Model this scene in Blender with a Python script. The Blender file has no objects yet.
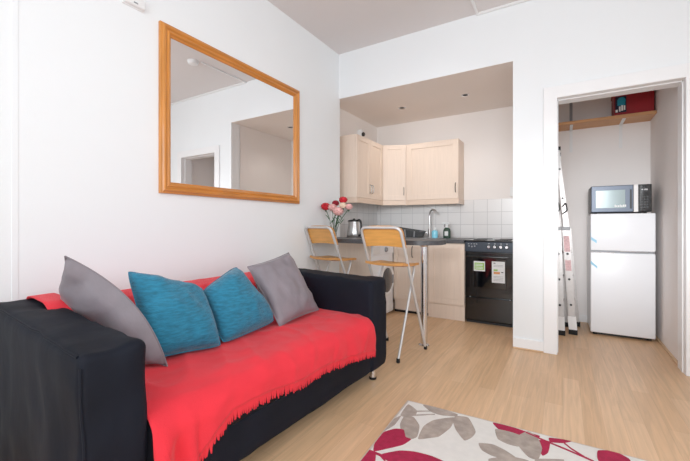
import bpy, bmesh, math, random
from mathutils import Vector, Matrix, noise
random.seed(7)
C = bpy.context.scene.collection
PI = math.pi

# ------------------------------------------------------------------ materials
def srgb(r, g, b):
    f = lambda c: (c/255/12.92 if c/255 <= .04045 else ((c/255+.055)/1.055)**2.4)
    return (f(r), f(g), f(b), 1)

def mat(name, col, rough=.5, metal=0.0, var=0.0, vscale=6, bump=0.0, bscale=40, stretch=(1,1,1), sheen=0, spec=.5, trans=0, ior=1.45, alpha=1, coat=0, emit=0, detail=4):
    m = bpy.data.materials.new(name); m.use_nodes = True
    nt = m.node_tree; b = nt.nodes['Principled BSDF']
    b.inputs['Base Color'].default_value = col
    b.inputs['Roughness'].default_value = rough
    b.inputs['Metallic'].default_value = metal
    b.inputs['Specular IOR Level'].default_value = spec
    b.inputs['IOR'].default_value = ior
    if trans: b.inputs['Transmission Weight'].default_value = trans
    if alpha < 1: b.inputs['Alpha'].default_value = alpha
    if sheen:
        b.inputs['Sheen Weight'].default_value = sheen; b.inputs['Sheen Roughness'].default_value = .4
    if coat:
        b.inputs['Coat Weight'].default_value = coat; b.inputs['Coat Roughness'].default_value = .05
    if emit:
        b.inputs['Emission Color'].default_value = col; b.inputs['Emission Strength'].default_value = emit
    tc = nt.nodes.new('ShaderNodeTexCoord'); mp = nt.nodes.new('ShaderNodeMapping')
    mp.inputs['Scale'].default_value = stretch
    nt.links.new(tc.outputs['Object'], mp.inputs['Vector'])
    n = nt.nodes.new('ShaderNodeTexNoise'); n.inputs['Scale'].default_value = vscale; n.inputs['Detail'].default_value = detail
    nt.links.new(mp.outputs['Vector'], n.inputs['Vector'])
    mix = nt.nodes.new('ShaderNodeMix'); mix.data_type = 'RGBA'
    k1 = tuple(max(0, c*(1-var)) for c in col[:3]) + (1,); k2 = tuple(min(1, c*(1+var)) for c in col[:3]) + (1,)
    mr = nt.nodes.new('ShaderNodeMapRange'); mr.inputs['From Min'].default_value = .3; mr.inputs['From Max'].default_value = .7
    nt.links.new(n.outputs['Fac'], mr.inputs['Value'])
    nt.links.new(mr.outputs['Result'], mix.inputs['Factor'])
    mix.inputs['A'].default_value = k1; mix.inputs['B'].default_value = k2
    nt.links.new(mix.outputs['Result'], b.inputs['Base Color'])
    if bump:
        n2 = nt.nodes.new('ShaderNodeTexNoise'); n2.inputs['Scale'].default_value = bscale; n2.inputs['Detail'].default_value = 3
        nt.links.new(mp.outputs['Vector'], n2.inputs['Vector'])
        bp = nt.nodes.new('ShaderNodeBump'); bp.inputs['Strength'].default_value = bump; bp.inputs['Distance'].default_value = .01
        nt.links.new(n2.outputs['Fac'], bp.inputs['Height']); nt.links.new(bp.outputs['Normal'], b.inputs['Normal'])
    return m

def floor_mat():
    m = bpy.data.materials.new('oak_laminate'); m.use_nodes = True
    nt = m.node_tree; b = nt.nodes['Principled BSDF']; N = nt.nodes.new; L = nt.links.new
    tc = N('ShaderNodeTexCoord'); mp = N('ShaderNodeMapping'); mp.inputs['Rotation'].default_value = (0, 0, PI/2)
    L(tc.outputs['Object'], mp.inputs['Vector'])
    br = N('ShaderNodeTexBrick'); br.offset = .37; br.inputs['Scale'].default_value = 1
    br.inputs['Brick Width'].default_value = 1.25; br.inputs['Row Height'].default_value = .095
    br.inputs['Mortar Size'].default_value = .0008; br.inputs['Mortar Smooth'].default_value = .3
    br.inputs['Color1'].default_value = srgb(226, 186, 146); br.inputs['Color2'].default_value = srgb(214, 172, 130)
    br.inputs['Mortar'].default_value = srgb(198, 158, 122)
    L(mp.outputs['Vector'], br.inputs['Vector'])
    mp2 = N('ShaderNodeMapping'); mp2.inputs['Scale'].default_value = (26, 1.3, 1)
    L(tc.outputs['Object'], mp2.inputs['Vector'])
    n = N('ShaderNodeTexNoise'); n.inputs['Scale'].default_value = 1.6; n.inputs['Detail'].default_value = 6; n.inputs['Distortion'].default_value = 1.2
    L(mp2.outputs['Vector'], n.inputs['Vector'])
    mr = N('ShaderNodeMapRange'); mr.inputs['From Min'].default_value = .3; mr.inputs['From Max'].default_value = .7
    mr.inputs['To Min'].default_value = .84; mr.inputs['To Max'].default_value = 1.08
    L(n.outputs['Fac'], mr.inputs['Value'])
    n3 = N('ShaderNodeTexNoise'); n3.inputs['Scale'].default_value = 2.2; L(mp2.outputs['Vector'], n3.inputs['Vector'])
    mx = N('ShaderNodeMix'); mx.data_type = 'RGBA'; mx.blend_type = 'MULTIPLY'; mx.inputs['Factor'].default_value = 1
    L(br.outputs['Color'], mx.inputs['A']); L(mr.outputs['Result'], mx.inputs['B'])
    L(mx.outputs['Result'], b.inputs['Base Color'])
    b.inputs['Roughness'].default_value = .38; b.inputs['Specular IOR Level'].default_value = .45
    return m

def tile_mat():
    m = bpy.data.materials.new('white_wall_tile'); m.use_nodes = True
    nt = m.node_tree; b = nt.nodes['Principled BSDF']; N = nt.nodes.new; L = nt.links.new
    tc = N('ShaderNodeTexCoord'); sp = N('ShaderNodeSeparateXYZ'); L(tc.outputs['Object'], sp.inputs[0])
    ad = N('ShaderNodeMath'); ad.operation = 'ADD'; L(sp.outputs['X'], ad.inputs[0]); L(sp.outputs['Y'], ad.inputs[1])
    cb = N('ShaderNodeCombineXYZ'); L(ad.outputs[0], cb.inputs['X'])
    sb = N('ShaderNodeMath'); sb.operation = 'SUBTRACT'; sb.inputs[1].default_value = .925; L(sp.outputs['Z'], sb.inputs[0]); L(sb.outputs[0], cb.inputs['Y'])
    br = N('ShaderNodeTexBrick'); br.offset = 0; br.squash = 1
    br.inputs['Scale'].default_value = 1; br.inputs['Brick Width'].default_value = .165; br.inputs['Row Height'].default_value = .16
    br.inputs['Mortar Size'].default_value = .003; br.inputs['Mortar Smooth'].default_value = .1
    br.inputs['Color1'].default_value = srgb(236, 234, 233); br.inputs['Color2'].default_value = srgb(230, 228, 227)
    br.inputs['Mortar'].default_value = srgb(200, 198, 198)
    L(cb.outputs[0], br.inputs['Vector']); L(br.outputs['Color'], b.inputs['Base Color'])
    b.inputs['Roughness'].default_value = .18
    bp = N('ShaderNodeBump'); bp.inputs['Strength'].default_value = .3; bp.inputs['Distance'].default_value = .002; bp.invert = True
    L(br.outputs['Fac'], bp.inputs['Height']); L(bp.outputs['Normal'], b.inputs['Normal'])
    return m

M = {}
M['wall'] = mat('white_paint', srgb(241, 244, 246), .75, var=.01, vscale=1.5, bump=.03, bscale=90)
M['wall_warm'] = mat('warm_white_paint', srgb(240, 234, 230), .75, var=.01, vscale=1.5)
M['cup_wall'] = mat('cupboard_paint', srgb(243, 237, 234), .8, var=.015, vscale=2)
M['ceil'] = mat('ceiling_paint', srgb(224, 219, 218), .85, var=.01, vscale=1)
M['soffit'] = mat('soffit_paint', srgb(240, 231, 224), .85, var=.01, vscale=1)
M['trim'] = mat('white_gloss_paint', srgb(244, 244, 245), .35, var=.008, vscale=2)
M['floor'] = floor_mat()
M['tile'] = tile_mat()
M['quad'] = mat('oak_beading', srgb(214, 178, 140), .45, var=.08, vscale=20)
M['pine'] = mat('orange_pine', srgb(200, 124, 48), .32, var=.20, vscale=3, stretch=(14, 1.2, 14), coat=.3)
M['pine_v'] = mat('orange_pine_upright', srgb(206, 132, 56), .32, var=.18, vscale=3, stretch=(14, 14, 1.2), coat=.3)
M['mirror'] = mat('mirror_silver', (.93, .93, .93, 1), .01, 1.0)
M['black_cloth'] = mat('black_cotton', srgb(12, 16, 27), .72, var=.25, vscale=5, bump=.4, bscale=8, stretch=(1, 1, .5), spec=.22)
M['red_cloth'] = mat('red_wool', srgb(230, 40, 54), .9, var=.07, vscale=7, bump=.3, bscale=300, sheen=.1)
M['grey_cloth'] = mat('grey_satin', srgb(126, 117, 123), .5, var=.10, vscale=9, bump=.15, bscale=25, sheen=.2)
M['teal_cloth'] = mat('teal_chenille', srgb(30, 112, 142), .9, var=.30, vscale=16, bump=.5, bscale=60, stretch=(1.5, 1.5, 7), sheen=.25, detail=8)
M['chrome'] = mat('chrome', (.75, .75, .77, 1), .16, 1.0)
M['steel'] = mat('brushed_steel', (.62, .62, .62, 1), .28, 1.0, var=.05, vscale=50)
M['dull_steel'] = mat('dull_steel', (.33, .32, .31, 1), .38, .9)
M['silver'] = mat('silver_paint', srgb(205, 203, 202), .35, .35)
M['beech'] = mat('beech_veneer', srgb(224, 160, 84), .38, var=.12, vscale=4, stretch=(1.5, 14, 14), coat=.2)
M['beech_edge'] = mat('beech_edge', srgb(205, 142, 78), .4, var=.1, vscale=20)
M['maple'] = mat('pale_maple', srgb(231, 211, 194), .42, var=.035, vscale=3, stretch=(22, 22, 1.4))
M['maple_d'] = mat('pale_maple_pelmet', srgb(224, 200, 180), .42, var=.04, vscale=3, stretch=(3, 3, 22))
M['worktop'] = mat('dark_grey_laminate', srgb(70, 70, 73), .4, var=.3, vscale=120)
M['black'] = mat('black_plastic', srgb(24, 24, 26), .4)
M['black_gloss'] = mat('black_enamel', srgb(17, 17, 19), .18, coat=.4)
M['oven_glass'] = mat('dark_oven_glass', srgb(8, 9, 13), .06, coat=.6)
M['micro_door'] = mat('blue_grey_metal', srgb(88, 98, 114), .35, .2)
M['gunmetal'] = mat('blue_grey_panel', srgb(46, 54, 66), .3, .2)
M['rubber'] = mat('black_rubber', srgb(20, 20, 20), .8)
M['white_gloss'] = mat('white_enamel', srgb(240, 242, 246), .28)
M['white_pl'] = mat('white_plastic', srgb(236, 236, 236), .45)
M['grey_pl'] = mat('grey_plastic', srgb(150, 152, 156), .4)
M['dark_grey'] = mat('dark_grey_plastic', srgb(70, 72, 74), .45, var=.1)
M['porthole'] = mat('smoked_glass', srgb(60, 62, 66), .2, coat=.5)
M['glass'] = mat('clear_glass', (1, 1, 1, 1), .02, trans=1, ior=1.3)
M['micro_glass'] = mat('grey_mirror_glass', srgb(150, 166, 168), .16, .1, coat=.5)
M['alu'] = mat('aluminium', srgb(186, 182, 180), .4, .55, var=.06, vscale=30)
M['red_stick'] = mat('pink_red_sticker', srgb(214, 176, 178), .6, var=.22, vscale=70)
M['shelf'] = mat('pine_shelf', srgb(206, 150, 102), .5, var=.12, vscale=3, stretch=(1.2, 16, 16))
M['red_box'] = mat('deep_red_card', srgb(150, 20, 32), .5, var=.1, vscale=5)
M['teal_p'] = mat('teal_print', srgb(20, 140, 170), .5)
M['navy_p'] = mat('navy_print', srgb(24, 26, 52), .5)
M['white_p'] = mat('white_print', srgb(236, 236, 236), .6)
M['green_p'] = mat('green_print', srgb(150, 196, 92), .5)
M['orange_p'] = mat('orange_print', srgb(226, 150, 84), .5)
M['black_p'] = mat('black_print', srgb(18, 18, 18), .5)
M['blue_tape'] = mat('pale_blue_tape', srgb(150, 204, 230), .5)
M['blue_liq'] = mat('pale_blue_liquid', srgb(128, 208, 232), .2, coat=.4)
M['dk_green'] = mat('dark_green_label', srgb(34, 62, 48), .35)
M['clear_pl'] = mat('milky_plastic', srgb(222, 224, 224), .3)
M['stem'] = mat('stem_green', srgb(56, 92, 62), .6, var=.2, vscale=30)
M['f_red'] = mat('petal_red', srgb(196, 30, 44), .7, var=.45, vscale=45)
M['f_pink'] = mat('petal_pink', srgb(240, 176, 172), .7, var=.3, vscale=45)
M['f_cream'] = mat('petal_cream', srgb(240, 214, 190), .7, var=.1, vscale=60)
M['f_dark'] = mat('petal_dark_red', srgb(150, 22, 40), .7, var=.2, vscale=60)
M['rug_c'] = mat('rug_cream', srgb(232, 228, 222), .95, var=.03, vscale=30, bump=.5, bscale=350)
M['rug_t'] = mat('rug_taupe', srgb(172, 158, 148), .95, var=.18, vscale=26, bump=.5, bscale=350)
M['rug_r'] = mat('rug_crimson', srgb(170, 26, 66), .95, var=.16, vscale=40, bump=.5, bscale=350)
M['rug_e'] = mat('rug_edge', srgb(206, 194, 182), .95, var=.06, vscale=40)
M['lens'] = mat('dull_lens', srgb(170, 160, 150), .3)

# ------------------------------------------------------------------ mesh helpers
def obj(name, bm, m, parent=None, smooth=False, sharp=None):
    bmesh.ops.recalc_face_normals(bm, faces=bm.faces[:])
    me = bpy.data.meshes.new(name); bm.to_mesh(me); bm.free()
    for k in (m if isinstance(m, (list, tuple)) else [m]): me.materials.append(k)
    if smooth:
        for p in me.polygons: p.use_smooth = True
        me.set_sharp_from_angle(angle=math.radians(sharp or 40))
    o = bpy.data.objects.new(name, me); C.objects.link(o)
    if parent: o.parent = parent
    return o

def tag(o, label, cat, group=None, kind=None):
    o['label'] = label; o['category'] = cat
    if group: o['group'] = group
    if kind: o['kind'] = kind
    return o

def thing(name, label, cat, loc=(0, 0, 0), rz=0, group=None):
    o = bpy.data.objects.new(name, None); o.empty_display_size = .1; C.objects.link(o)
    o.location = loc; o.rotation_euler = (0, 0, rz)
    return tag(o, label, cat, group)

def struct(name, bm, m, parent=None, smooth=False):
    o = obj(name, bm, m, parent, smooth)
    if not parent: o['kind'] = 'structure'
    return o

def box(bm, x0, x1, y0, y1, z0, z1, bev=0, seg=2, mi=0, mtx=None):
    r = bmesh.ops.create_cube(bm, size=1)
    vs = r['verts']
    bmesh.ops.scale(bm, vec=(abs(x1-x0), abs(y1-y0), abs(z1-z0)), verts=vs)
    bmesh.ops.translate(bm, vec=((x0+x1)/2, (y0+y1)/2, (z0+z1)/2), verts=vs)
    fs = set(f for v in vs for f in v.link_faces)
    if bev:
        es = list(set(e for v in vs for e in v.link_edges))
        g = bmesh.ops.bevel(bm, geom=es, offset=bev, segments=seg, profile=.5, affect='EDGES')
        fs = set(g['faces']) | set(f for f in fs if f.is_valid)
        vs = list(set(v for f in fs for v in f.verts))
    for f in fs: f.material_index = mi
    if mtx: bmesh.ops.transform(bm, matrix=mtx, verts=vs)
    return vs

def B(*a, **k):
    bm = bmesh.new(); box(bm, *a, **k); return bm

def tube(bm, pts, r, seg=12, caps=True, mi=0, radii=None):
    pts = [Vector(p) for p in pts]; rings = []; n = len(pts)
    prev = None
    for i, p in enumerate(pts):
        t = (pts[min(i+1, n-1)] - pts[max(i-1, 0)]).normalized()
        if prev is None:
            a = Vector((0, 0, 1)) if abs(t.z) < .9 else Vector((1, 0, 0))
            u = t.cross(a).normalized()
        else:
            u = (prev - t*prev.dot(t)).normalized()
        prev = u; w = t.cross(u)
        rr = radii[i] if radii else r
        rings.append([bm.verts.new(p + u*math.cos(2*PI*k/seg)*rr + w*math.sin(2*PI*k/seg)*rr) for k in range(seg)])
    for i in range(n-1):
        for k in range(seg):
            f = bm.faces.new((rings[i][k], rings[i][(k+1) % seg], rings[i+1][(k+1) % seg], rings[i+1][k])); f.material_index = mi
    if caps:
        bm.faces.new(rings[0][::-1]).material_index = mi; bm.faces.new(rings[-1]).material_index = mi

def T(pts, r, seg=12, radii=None):
    bm = bmesh.new(); tube(bm, pts, r, seg, radii=radii); return bm

def lathe(bm, prof, seg=28, mtx=None, mi=0):
    rings = []
    for r, z in prof:
        ring = [bm.verts.new((max(r, 1e-5)*math.cos(2*PI*k/seg), max(r, 1e-5)*math.sin(2*PI*k/seg), z)) for k in range(seg)]
        rings.append(ring)
    for i in range(len(rings)-1):
        for k in range(seg):
            bm.faces.new((rings[i][k], rings[i][(k+1) % seg], rings[i+1][(k+1) % seg], rings[i+1][k])).material_index = mi
    bm.faces.new(rings[0][::-1]).material_index = mi; bm.faces.new(rings[-1]).material_index = mi
    vs = [v for r in rings for v in r]
    if mtx: bmesh.ops.transform(bm, matrix=mtx, verts=vs)
    return vs

def LA(prof, seg=28, mtx=None):
    bm = bmesh.new(); lathe(bm, prof, seg, mtx); return bm

def prism(bm, poly, z0, z1, mi=0):
    a = [bm.verts.new((x, y, z0)) for x, y in poly]; b = [bm.verts.new((x, y, z1)) for x, y in poly]
    n = len(poly)
    bm.faces.new(a[::-1]).material_index = mi; bm.faces.new(b).material_index = mi
    for i in range(n): bm.faces.new((a[i], a[(i+1) % n], b[(i+1) % n], b[i])).material_index = mi
    return a + b

def bezier(pts, n=8):
    """Catmull-Rom through pts."""
    P = [Vector(p) for p in pts]; P = [2*P[0]-P[1]] + P + [2*P[-1]-P[-2]]; out = []
    for i in range(1, len(P)-2):
        for k in range(n):
            t = k/n; p0, p1, p2, p3 = P[i-1:i+3]
            out.append(.5*((2*p1) + (p2-p0)*t + (2*p0-5*p1+4*p2-p3)*t*t + (3*p1-p0-3*p2+p3)*t**3))
    out.append(P[-2]); return out

def fillet(pts, r, n=6):
    P = [Vector(p) for p in pts]; out = [P[0]]
    for i in range(1, len(P)-1):
        a, b, c = P[i-1], P[i], P[i+1]
        d1 = (a-b).normalized(); d2 = (c-b).normalized()
        p1 = b + d1*r; p2 = b + d2*r
        for k in range(n+1):
            t = k/n; out.append((1-t)**2*p1 + 2*t*(1-t)*b + t*t*p2)
    out.append(P[-1]); return out

def RZ(a): return Matrix.Rotation(a, 4, 'Z')
def RX(a): return Matrix.Rotation(a, 4, 'X')
def RY(a): return Matrix.Rotation(a, 4, 'Y')
def TR(x, y, z): return Matrix.Translation((x, y, z))

def copy_tree(o, parent=None):
    c = o.copy(); C.objects.link(c)
    if parent: c.parent = parent
    for ch in list(o.children): copy_tree(ch, c)
    return c

def soft_box(x0, x1, y0, y1, z0, z1, r=.05, n=(14, 14, 14), puff=.0, wr=.0, seed=0, wscale=6, stretch=(1, 1, 1)):
    """upholstery: a rounded box whose faces bulge and crease."""
    bm = bmesh.new(); c = Vector(((x0+x1)/2, (y0+y1)/2, (z0+z1)/2)); h = Vector(((x1-x0)/2, (y1-y0)/2, (z1-z0)/2))
    cache = {}
    def vert(q):
        key = (round(q.x, 5), round(q.y, 5), round(q.z, 5))
        if key in cache: return cache[key]
        inn = Vector([max(-(h[i]-r), min(h[i]-r, q[i])) for i in range(3)])
        d = q - inn
        nrm = d.normalized() if d.length > 1e-6 else Vector((0, 0, 1))
        p = inn + nrm*r
        s = [1-(q[i]/h[i])**2 for i in range(3)]
        m = max(0, s[0])*max(0, s[1]) + max(0, s[1])*max(0, s[2]) + max(0, s[0])*max(0, s[2])
        p = p + nrm*puff*m
        if wr:
            w = Vector(((p.x+seed)*stretch[0], (p.y+seed*.7)*stretch[1], p.z*stretch[2]))*wscale
            p = p + nrm*wr*(noise.noise(w) + .6*(1-abs(noise.noise(w*1.9))*2.5))
        cache[key] = bm.verts.new(p + c); return cache[key]
    def line(i, k):
        pts = [-h[i], -h[i]+r*.15, -h[i]+r*.4, -h[i]+r*.7]
        for j in range(k+1): pts.append(-h[i]+r + (2*h[i]-2*r)*j/k)
        return pts + [h[i]-r*.7, h[i]-r*.4, h[i]-r*.15, h[i]]
    L = [line(i, n[i]) for i in range(3)]
    for ax in range(3):
        a, b = [i for i in range(3) if i != ax]
        for sg in (-1, 1):
            for i in range(len(L[a])-1):
                for j in range(len(L[b])-1):
                    q = []
                    for (u, v) in ((i, j), (i+1, j), (i+1, j+1), (i, j+1)):
                        p = Vector((0, 0, 0)); p[ax] = sg*h[ax]; p[a] = L[a][u]; p[b] = L[b][v]; q.append(vert(p))
                    if len(set(q)) == 4:
                        try: bm.faces.new(q)
                        except ValueError: pass
    return bm

def cushion(name, corners, m, puff=.075, label='', group=None, n=22, seed=0, pinch=.05, fold=.006, power=.55, far=1.0, bow=0, bend=0, blunt=0):
    """A stuffed square cushion between four world corners (order around the edge)."""
    A, Bc, Cc, D = [Vector(p) for p in corners]
    ctr = (A+Bc+Cc+D)/4
    nrm = ((Cc-A).cross(D-Bc)).normalized()
    bm = bmesh.new(); side = {}; FAR = -1
    for sg in (1, -1):
        for i in range(n+1):
            for j in range(n+1):
                u, v = i/n, j/n
                U, V = 2*u-1, 2*v-1
                pu = u + pinch*math.sin(PI*u*2)*0; pv = v
                # edges curve inwards between the pointed corners
                k = 1 - (pinch if U > 0 or not bow else -bow)*(1-V*V)*abs(U)**3; l = 1 - pinch*(1-U*U)*abs(V)**3
                c_ = 1-blunt*(abs(U)*abs(V))**5; k *= c_; l *= c_
                uu, vv = (U*k+1)/2, (V*l+1)/2
                p = A*(1-uu)*(1-vv) + Bc*uu*(1-vv) + Cc*uu*vv + D*(1-uu)*vv
                th = puff*(far if sg == FAR else 1)*(max(0, 1-U*U)**power)*(max(0, 1-V*V)**power)
                edge = i in (0, n) or j in (0, n)
                if edge and sg == -1:
                    side[(sg, i, j)] = side[(1, i, j)]; continue
                w = p*9 + Vector((seed, seed*2, sg*3))
                cr = noise.noise(w)*fold + (1-abs(noise.noise(w*1.3 + Vector((U*2, 0, 0)))))*fold*.8
                p = p + nrm*bend*(1-V*V)
                p = p + nrm*sg*(th + (0 if edge else cr*min(1, th/.02)))
                side[(sg, i, j)] = bm.verts.new(p - ctr)
    for sg in (1, -1):
        for i in range(n):
            for j in range(n):
                bm.faces.new([side[(sg, i, j)], side[(sg, i+1, j)], side[(sg, i+1, j+1)], side[(sg, i, j+1)]])
    o = obj(name, bm, m, None, True, 70); o.location = ctr
    # piped seam round the edge
    sb = bmesh.new(); ring = []
    for i in range(n): ring.append(side_pt(corners, i/n, 0, pinch, bow, blunt))
    for j in range(n): ring.append(side_pt(corners, 1, j/n, pinch, bow, blunt))
    for i in range(n): ring.append(side_pt(corners, 1-i/n, 1, pinch, bow, blunt))
    for j in range(n): ring.append(side_pt(corners, 0, 1-j/n, pinch, bow, blunt))
    ring.append(ring[0]); tube(sb, [p-ctr+nrm*bend*bump(k, n) for k, p in enumerate(ring)], .0032, 6, caps=False)
    obj('seam', sb, m, o, True)
    return tag(o, label, 'cushion', group)

def bump(k, n):
    q, t = divmod(k, n); t /= n
    return {0: 0, 1: 4*t*(1-t), 2: 0, 3: 4*t*(1-t)}.get(q, 0)

def side_pt(corners, u, v, pinch, bow=0, blunt=0):
    A, Bc, Cc, D = [Vector(p) for p in corners]; U, V = 2*u-1, 2*v-1
    k = 1 - (pinch if U > 0 or not bow else -bow)*(1-V*V)*abs(U)**3; l = 1 - pinch*(1-U*U)*abs(V)**3
    c_ = 1-blunt*(abs(U)*abs(V))**5; k *= c_; l *= c_
    uu, vv = (U*k+1)/2, (V*l+1)/2
    return A*(1-uu)*(1-vv) + Bc*uu*(1-vv) + Cc*uu*vv + D*(1-uu)*vv

# ------------------------------------------------------------------ camera
H = 1.08; F = 357.0; TH = math.radians(31.4)
cd = bpy.data.cameras.new('camera'); cam = bpy.data.objects.new('camera', cd); C.objects.link(cam)
cd.sensor_fit = 'HORIZONTAL'; cd.sensor_width = 36; cd.lens = F/690*36; cd.shift_y = -5.5/690; cd.clip_start = .02
cam.location = (0, 0, H); cam.rotation_euler = (PI/2, 0, TH)
bpy.context.scene.camera = cam

def floor_pt(u, v, z=0):
    """where a measured point of the rug pattern lies on the floor"""
    a = (u-345)/F; dx = -math.sin(TH)+a*math.cos(TH); dy = math.cos(TH)+a*math.sin(TH); dz = -(v-225)/F
    t = (z-H)/dz; return (dx*t, dy*t)

# ------------------------------------------------------------------ room shell
XL, YB, ZC = -2.2, 3.47, 3.04        # left wall, front wall, ceiling
XR, YR = 1.75, -1.75
YK = 4.78                            # kitchen back wall
struct('floor', B(-2.6, XR+.1, YR-.1, YK+.1, -.08, 0), M['floor'])
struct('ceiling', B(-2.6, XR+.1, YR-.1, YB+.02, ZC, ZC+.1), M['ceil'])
struct('wall_left', B(XL-.2, XL, YR-.1, YB+.02, 0, ZC), M['wall'])
struct('wall_right', B(XR, XR+.12, YR-.1, YB+.15, 0, ZC), M['wall'])
bm = bmesh.new()
AX = -.377                           # right edge of the kitchen alcove
DX0, DX1, DZ = -.04, .752, 2.138     # cupboard doorway
box(bm, -2.5, AX, YB, YB+.14, 2.5305, ZC)
box(bm, AX, DX0-.006, YB, YB+.16, 0, ZC)
box(bm, DX0-.006, DX1+.006, YB, YB+.16, DZ+.006, ZC)
box(bm, DX1+.006, XR+.1, YB, YB+.16, 0, ZC)
struct('wall_front', bm, M['wall'])
struct('wall_partition', B(AX, -.13, YB+.155, YK+.05, 0, 2.7), M['wall_warm'])
struct('wall_kitchen_left', B(-2.5, -2.36, YB+.015, YK+.05, 0, 2.6), M['wall_warm'])
struct('wall_kitchen_back', B(-2.5, AX+.01, YK, YK+.12, 0, 2.6), M['wall_warm'])
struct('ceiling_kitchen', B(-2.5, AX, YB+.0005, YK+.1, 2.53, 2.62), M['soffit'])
struct('wall_cupboard_back', B(-.14, .95, YK, YK+.12, 0, 2.7), M['cup_wall'])
struct('wall_cupboard_right', B(.77, .95, YB+.155, YK+.05, 0, 2.7), M['cup_wall'])
struct('ceiling_cupboard', B(-.14, .95, YB+.155, YK+.1, 2.62, 2.7), M['cup_wall'])
# tiled splashback, a thin skin on two kitchen walls
struct('trim_4', B(-2.36, AX, YK-.008, YK+.004, .9, 1.405), M['tile'])
struct('trim_5', B(-2.364, -2.352, YB+.02, YK-.004, .9, 1.405), M['tile'])
# rear wall behind the camera with a tall window that lights the room
WX0, WX1, WZ0, WZ1 = -1.5, 1.2, .75, 2.6
bm = bmesh.new()
box(bm, -2.4, WX0, YR-.12, YR, 0, ZC); box(bm, WX1, XR+.1, YR-.12, YR, 0, ZC)
box(bm, WX0, WX1, YR-.12, YR, 0, WZ0); box(bm, WX0, WX1, YR-.12, YR, WZ1, ZC)
struct('wall_rear', bm, M['wall'])
bm = bmesh.new()
for x in (WX0+.03, (WX0+WX1)/2, WX1-.03): box(bm, x-.03, x+.03, YR-.1, YR-.04, WZ0, WZ1)
for z in (WZ0+.03, 1.7, WZ1-.03): box(bm, WX0, WX1, YR-.1, YR-.04, z-.03, z+.03)
struct('window_1', bm, M['trim'])
# skirting
bm = bmesh.new()
box(bm, AX, -.139, YB-.015, YB+.005, 0, .09, .004); 
struct('baseboard_front', bm, M['trim'])
struct('trim_6', B(AX-.002, -.139, YB-.026, YB-.014, 0, .012, .004), M['quad'])
struct('baseboard_right_of_door', B(DX1+.1, XR, YB-.015, YB+.005, 0, .09, .004), M['trim'])
struct('baseboard_left', B(XL-.005, XL+.015, YR, 2.9, 0, .09, .004), M['trim'])
struct('baseboard_cupboard', B(-.14, .77, YK-.016, YK+.005, 0, .08, .003), M['trim'])
struct('trim_7', B(.752, .774, YB+.165, YK-.02, 0, .014, .004), M['quad'])
# door lining and architrave of the cupboard
fr = bmesh.new()
box(fr, DX0-.1, DX0, YB-.02, YB+.002, 0, DZ+.1, .004)
box(fr, DX1, DX1+.1, YB-.02, YB+.002, 0, DZ+.1, .004)
box(fr, DX0-.004, DX1+.004, YB-.0201, YB+.002, DZ, DZ+.1, .004)
struct('trim_1', fr, M['trim'])
fr = bmesh.new()
box(fr, DX0-.03, DX0, YB+.002, YB+.17, 0, DZ); box(fr, DX1, DX1+.03, YB+.002, YB+.17, 0, DZ)
box(fr, DX0-.03, DX1+.03, YB+.002, YB+.17, DZ, DZ+.03)
box(fr, DX1-.007, DX1+.002, YB+.05, YB+.165, 0, DZ-.0); box(fr, DX0-.002, DX0+.006, YB+.05, YB+.165, 0, DZ)
box(fr, DX0, DX1, YB+.05, YB+.165, DZ-.007, DZ)
struct('door_1', fr, M['trim'])
# narrow vertical boxing strip on the left wall
bm = bmesh.new(); box(bm, XL-.002, XL+.0025, .612, .636, 0, ZC, .0012)
struct('trim_2', bm, M['wall'])

# ------------------------------------------------------------------ wall and ceiling fittings
# framed mirror
def picture_frame(y0, y1, z0, z1, prof):
    bm = bmesh.new(); rings = []
    for w, d in prof:
        rings.append([bm.verts.new((XL+d, y, z)) for y, z in ((y0+w, z0+w), (y1-w, z0+w), (y1-w, z1-w), (y0+w, z1-w))])
    for i in range(len(rings)-1):
        for k in range(4):
            f = bm.faces.new((rings[i][k], rings[i][(k+1) % 4], rings[i+1][(k+1) % 4], rings[i+1][k]))
            f.material_index = 0 if k in (0, 2) else 1
    return bm
my0, my1, mz0, mz1 = 1.322, 2.724, 1.284, 2.379
t = thing('framed_mirror', 'large rectangular mirror in an orange pine frame on the left wall above the sofa', 'mirror', (XL, (my0+my1)/2, mz0))
prof = [(0, .001), (0, .020), (.004, .026), (.010, .026), (.013, .030), (.018, .036), (.026, .037), (.033, .033), (.038, .028), (.044, .028), (.047, .032), (.054, .033), (.060, .029), (.064, .022), (.072, .018), (.076, .012), (.076, .001)]
o = obj('frame', picture_frame(my0, my1, mz0, mz1, prof), [M['pine'], M['pine_v']], t); o.matrix_parent_inverse = t.matrix_basis.inverted()
o = obj('mirror_glass', B(XL+.004, XL+.010, my0+.07, my1-.07, mz0+.07, mz1-.07), M['mirror'], t); o.matrix_parent_inverse = t.matrix_basis.inverted()

# alarm sensor box high on the left wall
t = thing('alarm_sensor', 'small white sensor box high on the left wall, left of the mirror', 'sensor', (XL, 1.165, 2.385))
obj('housing', B(-.001, .032, -.06, .06, 0, .055, .008), M['white_pl'], t)
obj('back_plate', B(-.001, .008, -.066, .066, -.006, .062, .004), M['white_pl'], t)
obj('slot', B(.031, .034, -.012, .012, .012, .02), M['grey_pl'], t)

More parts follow.
